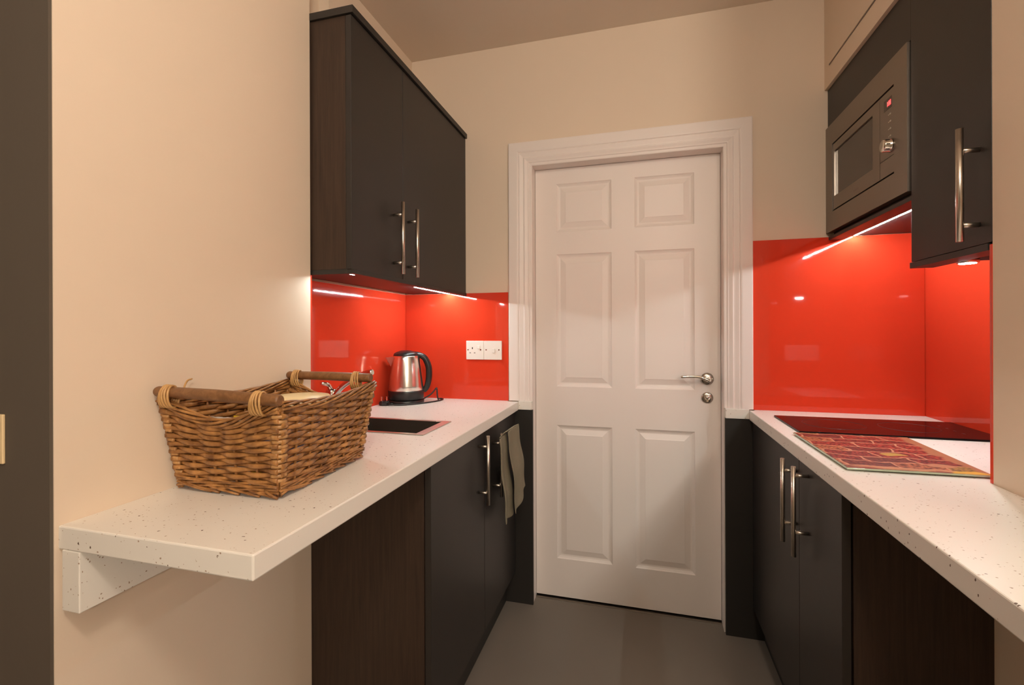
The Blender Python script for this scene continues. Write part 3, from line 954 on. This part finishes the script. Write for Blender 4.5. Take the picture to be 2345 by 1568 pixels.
# ------------------------------------------------------------------ kettle
def kettle():
    cx, cy = -1.012, 1.893
    k = thing('kettle', (cx, cy, ZC), 'brushed steel electric kettle with black handle, lid and coiled cable', 'kettle')
    fx, fy = 0.90, 0.436          # handle side
    MB().lathe([(0.076, 0.0), (0.079, 0.003), (0.079, 0.012), (0.074, 0.017), (0.0, 0.017)], (cx, cy, ZC + 0.0), 'Z', 44).build('power_base', 'black', k, fix=True)
    MB().lathe([(0.073, 0.0180), (0.0775, 0.0215), (0.0785, 0.052), (0.0775, 0.0575), (0.070, 0.0575)], (cx, cy, ZC), 'Z', 44).build('lower_collar', 'black', k, fix=True)
    prof = [(0.0755, 0.0575), (0.0765, 0.059), (0.0752, 0.080), (0.0725, 0.115), (0.067, 0.160), (0.0605, 0.197), (0.0575, 0.2085), (0.0565, 0.2105), (0.05, 0.2105)]
    body = MB().lathe(prof, (cx, cy, ZC), 'Z', 56).build('body', 'steel_v', k, fix=True)
    MB().lathe([(0.0768, 0.0575), (0.0768, 0.0598), (0.0760, 0.0602)], (cx, cy, ZC), 'Z', 48).build('base_ring', 'chrome', k, fix=True)
    # spout: a pouring lip
    ux, uy = -0.86, -0.50
    un = math.hypot(ux, uy); ux, uy = ux / un, uy / un
    vx, vy = -uy, ux
    def P(a, b, z):
        return (cx + ux * a + vx * b, cy + uy * a + vy * b, ZC + z)
    V = [P(0.048, 0.030, 0.207), P(0.090, 0.007, 0.203), P(0.090, -0.007, 0.203), P(0.048, -0.030, 0.207),
         P(0.064, 0.002, 0.158), P(0.064, -0.002, 0.158), P(0.054, 0.026, 0.184), P(0.054, -0.026, 0.184)]
    F = [(0, 1, 2, 3), (1, 4, 5, 2), (0, 6, 4, 1), (3, 2, 5, 7), (0, 3, 7, 5, 4, 6)]
    MB().add(V, F).build('spout', 'steel', k, bevel=0.002, fix=True)
    # lid
    ld = MB().lathe([(0.0555, 0.2095), (0.0560, 0.213), (0.052, 0.221), (0.038, 0.2285), (0.020, 0.2335), (0.0, 0.235)], (cx, cy, ZC), 'Z', 40)
    lid = ld.build('lid', 'black', k, fix=True)
    # handle
    hp = [(0.030, 0.2180), (0.058, 0.2130), (0.083, 0.1970), (0.0985, 0.160), (0.1005, 0.118), (0.095, 0.082), (0.086, 0.062), (0.0765, 0.052)]
    pts = catmull([(cx + fx * a, cy + fy * a, ZC + z) for a, z in hp], 5)
    n = len(pts)
    MB().tube(pts, [0.0130 + 0.004 * math.sin(PI * i / (n - 1)) for i in range(n)], 12, flat=(0.85, 1.05)).build('handle', 'black', k)
    # maker's mark, a tiny line of print on the lower front
    mk = MB()
    for i in range(9):
        a = math.radians(-62 + i * 2.1)
        r = 0.0762
        a2 = a + math.radians(1.5)
        mk.add([(cx + r * math.cos(a), cy + r * math.sin(a), ZC + 0.0745), (cx + r * math.cos(a2), cy + r * math.sin(a2), ZC + 0.0745),
                (cx + r * math.cos(a2), cy + r * math.sin(a2), ZC + 0.0765), (cx + r * math.cos(a), cy + r * math.sin(a), ZC + 0.0765)], [(0, 1, 2, 3)])
    mk.build('print_mark', 'mark', body)
    # cable and plug
    z = ZC + 0.0036
    cable = [(-0.958, 1.950, ZC + 0.010), (-0.930, 1.975, ZC + 0.030), (-0.912, 1.99, ZC + 0.055), (-0.905, 1.985, ZC + 0.052), (-0.898, 1.975, ZC + 0.022),
             (-0.900, 1.990, z), (-0.915, 2.025, z), (-0.890, 2.020, z), (-0.885, 1.965, z), (-0.915, 1.890, z), (-0.960, 1.828, z), (-1.005, 1.800, z), (-1.045, 1.790, z + 0.004)]
    MB().tube(catmull(cable, 6), 0.0033, 8).build('power_cable', 'rubber', k)
    px, py = -1.066, 1.800
    pg = MB()
    pg.lathe([(0.021, 0.0), (0.024, 0.003), (0.024, 0.013), (0.019, 0.019), (0.0, 0.019)], (px, py, ZC), 'Z', 8, smooth=False)
    pg.tube([(px + 0.018, py - 0.002, ZC + 0.009), (px + 0.045, py - 0.008, ZC + 0.007)], [0.006, 0.004], 8)
    plug = pg.build('plug', 'black', k, fix=True)
    for (dx, dy) in ((-0.010, -0.006), (0.012, 0.000), (0.000, 0.013)):
        box('pin', 'chrome', px + dx - 0.003, px + dx + 0.003, py + dy - 0.002, py + dy + 0.002, ZC + 0.019, ZC + 0.037, plug)
kettle()

# ------------------------------------------------------------------ hob and chopping board
def hob():
    h = thing('hob', (0.72, 1.775, ZC), 'black two-zone ceramic hob on the right worktop reflecting the red splashback', 'hob')
    x0, x1, y0, y1 = 0.473, 1.0085, 1.628, 1.912
    box('glass_top', 'hob', x0, x1, y0, y1, ZC + 0.0004, ZC + 0.0062, h, 0.0012)
    for x in (0.615, 0.825):
        r = 0.088 if x < 0.7 else 0.078
        pts = [(x + r * math.cos(2 * PI * i / 60), 1.775 + r * math.sin(2 * PI * i / 60), ZC + 0.0061) for i in range(60)]
        MB().tube(pts, 0.0006, 4, closed=True).build('cooking_zone_ring', 'hobline', h)
    for i in range(4):
        box('touch_key', 'hobline', 0.93, 0.935, 1.70 + i * 0.04, 1.712 + i * 0.04, ZC + 0.0062, ZC + 0.0064, h)
hob()

def chopping_board():
    b = thing('chopping_board', (0.585, 1.415, ZC), 'glass chopping board printed with red and brown spices beside the hob', 'chopping board')
    pts = [(0.449, 1.217), (0.724, 1.226), (0.742, 1.600), (0.447, 1.598)]
    z0, z1 = ZC + 0.003, ZC + 0.008
    def slab4(p, a, c):
        V = [(x, y, a) for x, y in p] + [(x, y, c) for x, y in p]
        return MB().add(V, [(0, 3, 2, 1), (4, 5, 6, 7), (0, 1, 5, 4), (1, 2, 6, 5), (2, 3, 7, 6), (3, 0, 4, 7)])
    g = slab4(pts, z0, z1 - 0.0008).build('glass_plate', 'glass_edge', b, 0.001)
    cx = sum(p[0] for p in pts) / 4; cy = sum(p[1] for p in pts) / 4
    ins = [(cx + (x - cx) * 0.985, cy + (y - cy) * 0.99) for x, y in pts]
    slab4(ins, z1 - 0.0008, z1).build('printed_picture', 'spice', b)
    for (x, y) in ((0.47, 1.24), (0.70, 1.25), (0.715, 1.575), (0.47, 1.575)):
        MB().lathe([(0.006, 0.0), (0.006, 0.003)], (x, y, ZC), 'Z', 12).build('rubber_foot', 'rubber', b, fix=True)
chopping_board()

# ------------------------------------------------------------------ towel on the far left handle
def towel():
    mb = MB()
    def sheet(corn, x_of, nu=16, nv=26, fold=0.006, ph=0.0):
        # corn: [(y,z) top-left, top-right, bottom-right, bottom-left], with ragged hem
        V, F = [], []
        for j in range(nv + 1):
            v = j / nv
            for i in range(nu + 1):
                u = i / nu
                yl = corn[0][0] * (1 - v) + corn[3][0] * v
                yr = corn[1][0] * (1 - v) + corn[2][0] * v
                zl = corn[0][1] * (1 - v) + corn[3][1] * v
                zr = corn[1][1] * (1 - v) + corn[2][1] * v
                y = yl + (yr - yl) * u
                z = zl + (zr - zl) * u + 0.010 * v * math.sin(u * 7 + ph) * 0.6
                x = x_of(u, v) + fold * (0.25 + 0.75 * v) * math.sin(u * 9.5 + ph + v * 0.8) + 0.003 * math.sin(v * 11 + ph)
                V.append((x, y, z))
        w_ = nu + 1
        for j in range(nv):
            for i in range(nu):
                a = j * w_ + i
                F.append((a, a + 1, a + w_ + 1, a + w_))
        mb.add(V, F, True)
    # inner layer behind the bar, outer layer in front of it
    sheet([(1.634, 0.834), (1.722, 0.838), (1.845, 0.505), (1.702, 0.488)], lambda u, v: -0.500 + 0.004 * v, ph=0.4)
    sheet([(1.690, 0.850), (1.885, 0.844), (1.985, 0.548), (1.775, 0.500)], lambda u, v: -0.486 + 0.010 * math.sin(v * 2.2) - 0.006 * u, ph=1.7)
    # the fold over the bar top joining both layers
    V, F = [], []
    n = 8
    for i in range(n + 1):
        u = i / n
        for k in range(5):
            a = PI * k / 4
            y0_, y1_ = 1.634 + 0.088 * u, 1.690 + 0.195 * u
            t = k / 4
            V.append((-0.500 + 0.014 * t + 0.0, y0_ * (1 - t) + y1_ * t, (0.834 + 0.004 * u) * (1 - t) + (0.850 - 0.006 * u) * t + 0.006 * math.sin(a)))
    for i in range(n):
        for k in range(4):
            a = i * 5 + k
            F.append((a, a + 1, a + 6, a + 5))
    mb.add(V, F, True)
    o = mb.build('tea_towel', 'towel')
    s = o.modifiers.new('thickness', 'SOLIDIFY')
    s.thickness = 0.0035
    s.offset = 0
    sb = o.modifiers.new('soft', 'SUBSURF')
    sb.levels = 1; sb.render_levels = 1
    tag(o, 'grey-green tea towel hanging from the far left cabinet handle', 'towel')
towel()

# ------------------------------------------------------------------ wicker basket
def basket():
    bx0, bx1, by0, by1 = -0.902, -0.660, 0.738, 1.036      # foot
    rx0, rx1, ry0, ry1 = -0.9170, -0.630, 0.706, 1.060     # rim
    zb, HR = ZC + 0.004, 0.186
    bk = thing('wicker_basket', ((bx0 + bx1) / 2, (by0 + by1) / 2, ZC), 'brown wicker basket with two wooden bar handles on the left worktop', 'basket')

    def corner(t):
        return (bx0 + (rx0 - bx0) * t, bx1 + (rx1 - bx1) * t, by0 + (ry0 - by0) * t, by1 + (ry1 - by1) * t)

    def rimz(side, u):
        # rim height above the foot: dips under each bar handle, slight sag on the long sides
        if side in (0, 2):
            return HR - 0.040 * math.sin(PI * u) ** 1.3
        return HR - 0.012 * math.sin(PI * u)

    def pt(side, u, t, off):
        """side 0 near (y0), 1 right (x1), 2 far (y1), 3 left (x0); u along, t height fraction 0..1, off outward"""
        x0, x1, y0, y1 = corner(t)
        if side == 0:
            return (x0 + (x1 - x0) * u, y0 - off)
        if side == 1:
            return (x1 + off, y0 + (y1 - y0) * u)
        if side == 2:
            return (x1 + (x0 - x1) * u, y1 + off)
        return (x0 - off, y1 + (y0 - y1) * u)
    NS = {0: 5, 1: 7, 2: 5, 3: 7}          # spans between stakes on each side
    names = {0: 'near_side', 1: 'right_side', 2: 'far_side', 3: 'left_side'}
    rows = 18
    rnd = random.Random(3)
    for side in range(4):
        ns = NS[side]
        m = MB()
        # uprights
        for k in range(ns + 1):
            u = min(max(k / ns, 0.015), 0.985)
            zt_ = rimz(side, u)
            pts = []
            for q_ in range(7):
                z = zt_ * q_ / 6
                t = z / HR
                x, y = pt(side, u, t, 0.0)
                pts.append((x, y, zb + z))
            m.tube(pts, 0.0030, 6)
        # woven rows
        for r in range(rows):
            fr = (r + 0.5) / rows
            lo = 0.024
            pts, rad = [], []
            st = ns * 6
            jit = rnd.uniform(-0.0006, 0.0006)
            amp0 = 0.0050 * rnd.uniform(0.85, 1.15)
            e0 = rnd.uniform(-0.002, 0.002)
            for q_ in range(st + 1):
                u = q_ / st
                ztop = rimz(side, u) - 0.014
                flat_top = HR - 0.014 - 0.004
                # lower rows run level, upper rows follow the dipping rim
                wgt = fr ** 2
                z = lo + fr * ((ztop - lo) * wgt + (min(flat_top, ztop + (flat_top - ztop) * 0.75) - lo) * (1 - wgt))
                z = min(z, ztop) + jit + e0 * u
                ph = PI * u * ns + (PI if r % 2 else 0)
                off = amp0 * math.sin(ph + PI / 2 * 0 + PI / 2) * 1.0
                off = amp0 * math.cos(PI * u * ns + (PI if r % 2 else 0))
                t = z / HR
                x, y = pt(side, u, t, off)
                pts.append((x, y, zb + z))
                rad.append(0.0034 + 0.0014 * abs(math.cos(PI * u * ns)))
            m.tube(pts, rad, 6, flat=(1.12, 0.62))
        m.build(names[side], 'willow', bk)
        # rim bundle and foot bundle of this side
        rm = MB()
        for s_ in range(6):
            pts = []
            st = 22
            for q_ in range(st + 1):
                u = q_ / st
                z = rimz(side, u)
                tw = 2 * PI * (s_ / 6 + u * 1.1)
                x, y = pt(side, u, z / HR, 0.0062 * math.cos(tw))
                pts.append((x, y, zb + z - 0.007 + 0.0075 * math.sin(tw)))
            rm.tube(pts, 0.0027, 6)
        rm.build('rim', 'willow', bk)
        ft = MB()
        for s_ in range(5):
            pts = []
            st = 24
            for q_ in range(st + 1):
                u = q_ / st
                z = 0.0065 + s_ * 0.0042 + 0.0022 * math.sin(u * ns * PI + s_ * 1.9)
                x, y = pt(side, u, z / HR, 0.0038 + 0.0026 * math.cos(u * ns * PI + s_ * 1.3))
                pts.append((x, y, zb + z))
            ft.tube(pts, 0.0025, 6)
        for k in range(ns + 1):
            u0 = max(0.0, (k - 0.6) / ns); u1 = min(1.0, u0 + 1.75 / ns)
            pts = []
            for q_ in range(5):
                f = q_ / 4
                u = u0 + (u1 - u0) * f
                x, y = pt(side, u, 0.02, 0.0045 + 0.0030 * math.sin(PI * f))
                pts.append((x, y, zb + 0.0125 - 0.0128 * f))
            ft.tube(pts, 0.0027, 6)
        ft.build('foot_border', 'willow', bk)
    # wrapped corner stakes on the two right-hand corners and left ones
    for (a, u) in ((0, 1.0), (2, 0.0), (0, 0.0), (2, 1.0)):
        m = MB()
        crows = 14
        for r in range(crows):
            z = 0.028 + (HR - 0.052) * (r + 0.5) / crows
            t = z / HR
            x0, x1, y0, y1 = corner(t)
            cx_ = x1 if (a == 0 and u == 1.0) or (a == 2 and u == 0.0) else x0
            cy_ = y0 if a == 0 else y1
            dx = -1 if cx_ == x1 else 1
            dy = 1 if a == 0 else -1
            s_ = 0.0035 if r % 2 else 0.0015
            pts = [(cx_ + dx * 0.016, cy_ - dy * s_, zb + z), (cx_ + dx * 0.004, cy_ - dy * 0.0045, zb + z + 0.0008),
                   (cx_ - dx * 0.0045, cy_ + dy * 0.004, zb + z + 0.0008), (cx_ - dx * s_, cy_ + dy * 0.016, zb + z)]
            m.tube(catmull(pts, 3), 0.0036, 6, flat=(1.1, 0.7))
        m.build('corner_wrap', 'willow_pale', bk)
    # woven floor of the basket
    fl = MB()
    for i in range(26):
        x = bx0 + 0.004 + (bx1 - bx0 - 0.008) * i / 25
        pts = [(x, by0 + 0.003 + (by1 - by0 - 0.006) * q_ / 16, zb + 0.008 + 0.002 * (1 if (q_ + i) % 2 else -1)) for q_ in range(17)]
        fl.tube(pts, 0.0048, 6)
    fl.build('floor_weave', 'willow', bk)
    # bar handles with cane bindings
    for yb, xa, xb, nm in ((0.702, -0.918, -0.626, 0), (1.058, -0.918, -0.640, 1)):
        zc = ZC + 0.2015
        zc2 = zc - (0.008 if nm == 0 else 0.002)
        pts = [(xa, yb, zc), (xa + 0.005, yb, zc), (xa + 0.14, yb, (zc + zc2) / 2 + 0.001), (xb - 0.005, yb, zc2), (xb, yb, zc2)]
        hb = MB().tube(pts, [0.0085, 0.0105, 0.0115, 0.0115, 0.0095], 16).build('bar_handle', 'bar', bk)
        for xc, nturn in ((xa + 0.034, 5), (xb - 0.045, 5)):
            bd = MB()
            for q_ in range(nturn):
                x = xc + (q_ - nturn / 2) * 0.0048
                zz = zc + (zc2 - zc) * (x - xa) / (xb - xa)
                loop = []
                for a_ in range(16):
                    an = 2 * PI * a_ / 16
                    loop.append((x + 0.003 * math.sin(an + q_), yb + 0.0135 * math.cos(an), zz - 0.008 + 0.0215 * math.sin(an)))
                bd.tube(loop, 0.0023, 6, closed=True)
            bd.build('cane_binding', 'cane', hb)
    # a stray end of cane standing up by the wall-side corner
    st = MB().tube(catmull([(-0.893, 0.735, ZC + 0.185), (-0.893, 0.738, ZC + 0.205), (-0.889, 0.742, ZC + 0.219), (-0.879, 0.744, ZC + 0.223)], 5), 0.0018, 6)
    st.build('stray_cane', 'cane', bk)
    # the basket narrows a little towards its far end
    for o in bk.children_recursive:
        for v in o.data.vertices:
            X, Y = v.co.x + bk.location.x, v.co.y + bk.location.y
            v.co.x -= 0.026 * min(1.1, max(-0.1, (Y - ry0) / (ry1 - ry0))) * (X - rx0) / (rx1 - rx0)
basket()

# what shows inside the basket
lid = MB().lathe([(0.066, 0.0), (0.071, 0.004), (0.071, 0.040), (0.067, 0.046), (0.03, 0.050), (0.0, 0.051)], (-0.795, 0.955, ZC + 0.117), 'Z', 40)
tag(lid.build('storage_tub', 'cream', fix=True), 'round cream tub lid showing inside the wicker basket', 'tub')
box_ = MB().box(-0.870, -0.725, 0.885, 1.022, ZC + 0.0165, ZC + 0.1165)
tag(box_.build('carton', 'blue', bevel=0.003), 'dark blue carton inside the wicker basket under the cream tub', 'box')
def packet(name, mat, c, sx, sy, sz, rz, label, cat):
    mb = MB()
    nx, nz = 14, 8
    V, F = [], []
    for sgn in (1, -1):
        for j in range(nz + 1):
            for i in range(nx + 1):
                u, v = i / nx * 2 - 1, j / nz * 2 - 1
                puff = (1 - u * u) ** 0.5 * (1 - v * v) ** 0.5
                x, y, z = u * sx, sgn * sy * puff + 0.002 * math.sin(u * 15 + v * 9), (v + 1) * sz
                X = c[0] + x * math.cos(rz) - y * math.sin(rz)
                Y = c[1] + x * math.sin(rz) + y * math.cos(rz)
                V.append((X, Y, c[2] + z))
    w_ = nx + 1
    o = w_ * (nz + 1)
    for j in range(nz):
        for i in range(nx):
            a = j * w_ + i
            F.append((a, a + 1, a + w_ + 1, a + w_))
            F.append((o + a, o + a + w_, o + a + w_ + 1, o + a + 1))
    mb.add(V, F, True)
    return tag(mb.build(name, mat, fix=True), label, cat)
packet('snack_packet', 'yellow', (-0.770, 0.772, ZC + 0.0165), 0.030, 0.012, 0.0655, 0.15, 'yellow wrapper showing under the near basket handle', 'packet')
packet('paper_packet', 'foil', (-0.785, 0.742 + 0.003, ZC + 0.0165), 0.05, 0.009, 0.066, 0.0, 'pale crinkled wrapper behind the near weave of the wicker basket', 'packet')

for o in list(bpy.data.objects):
    if '_loc' in o.keys():
        del o['_loc']
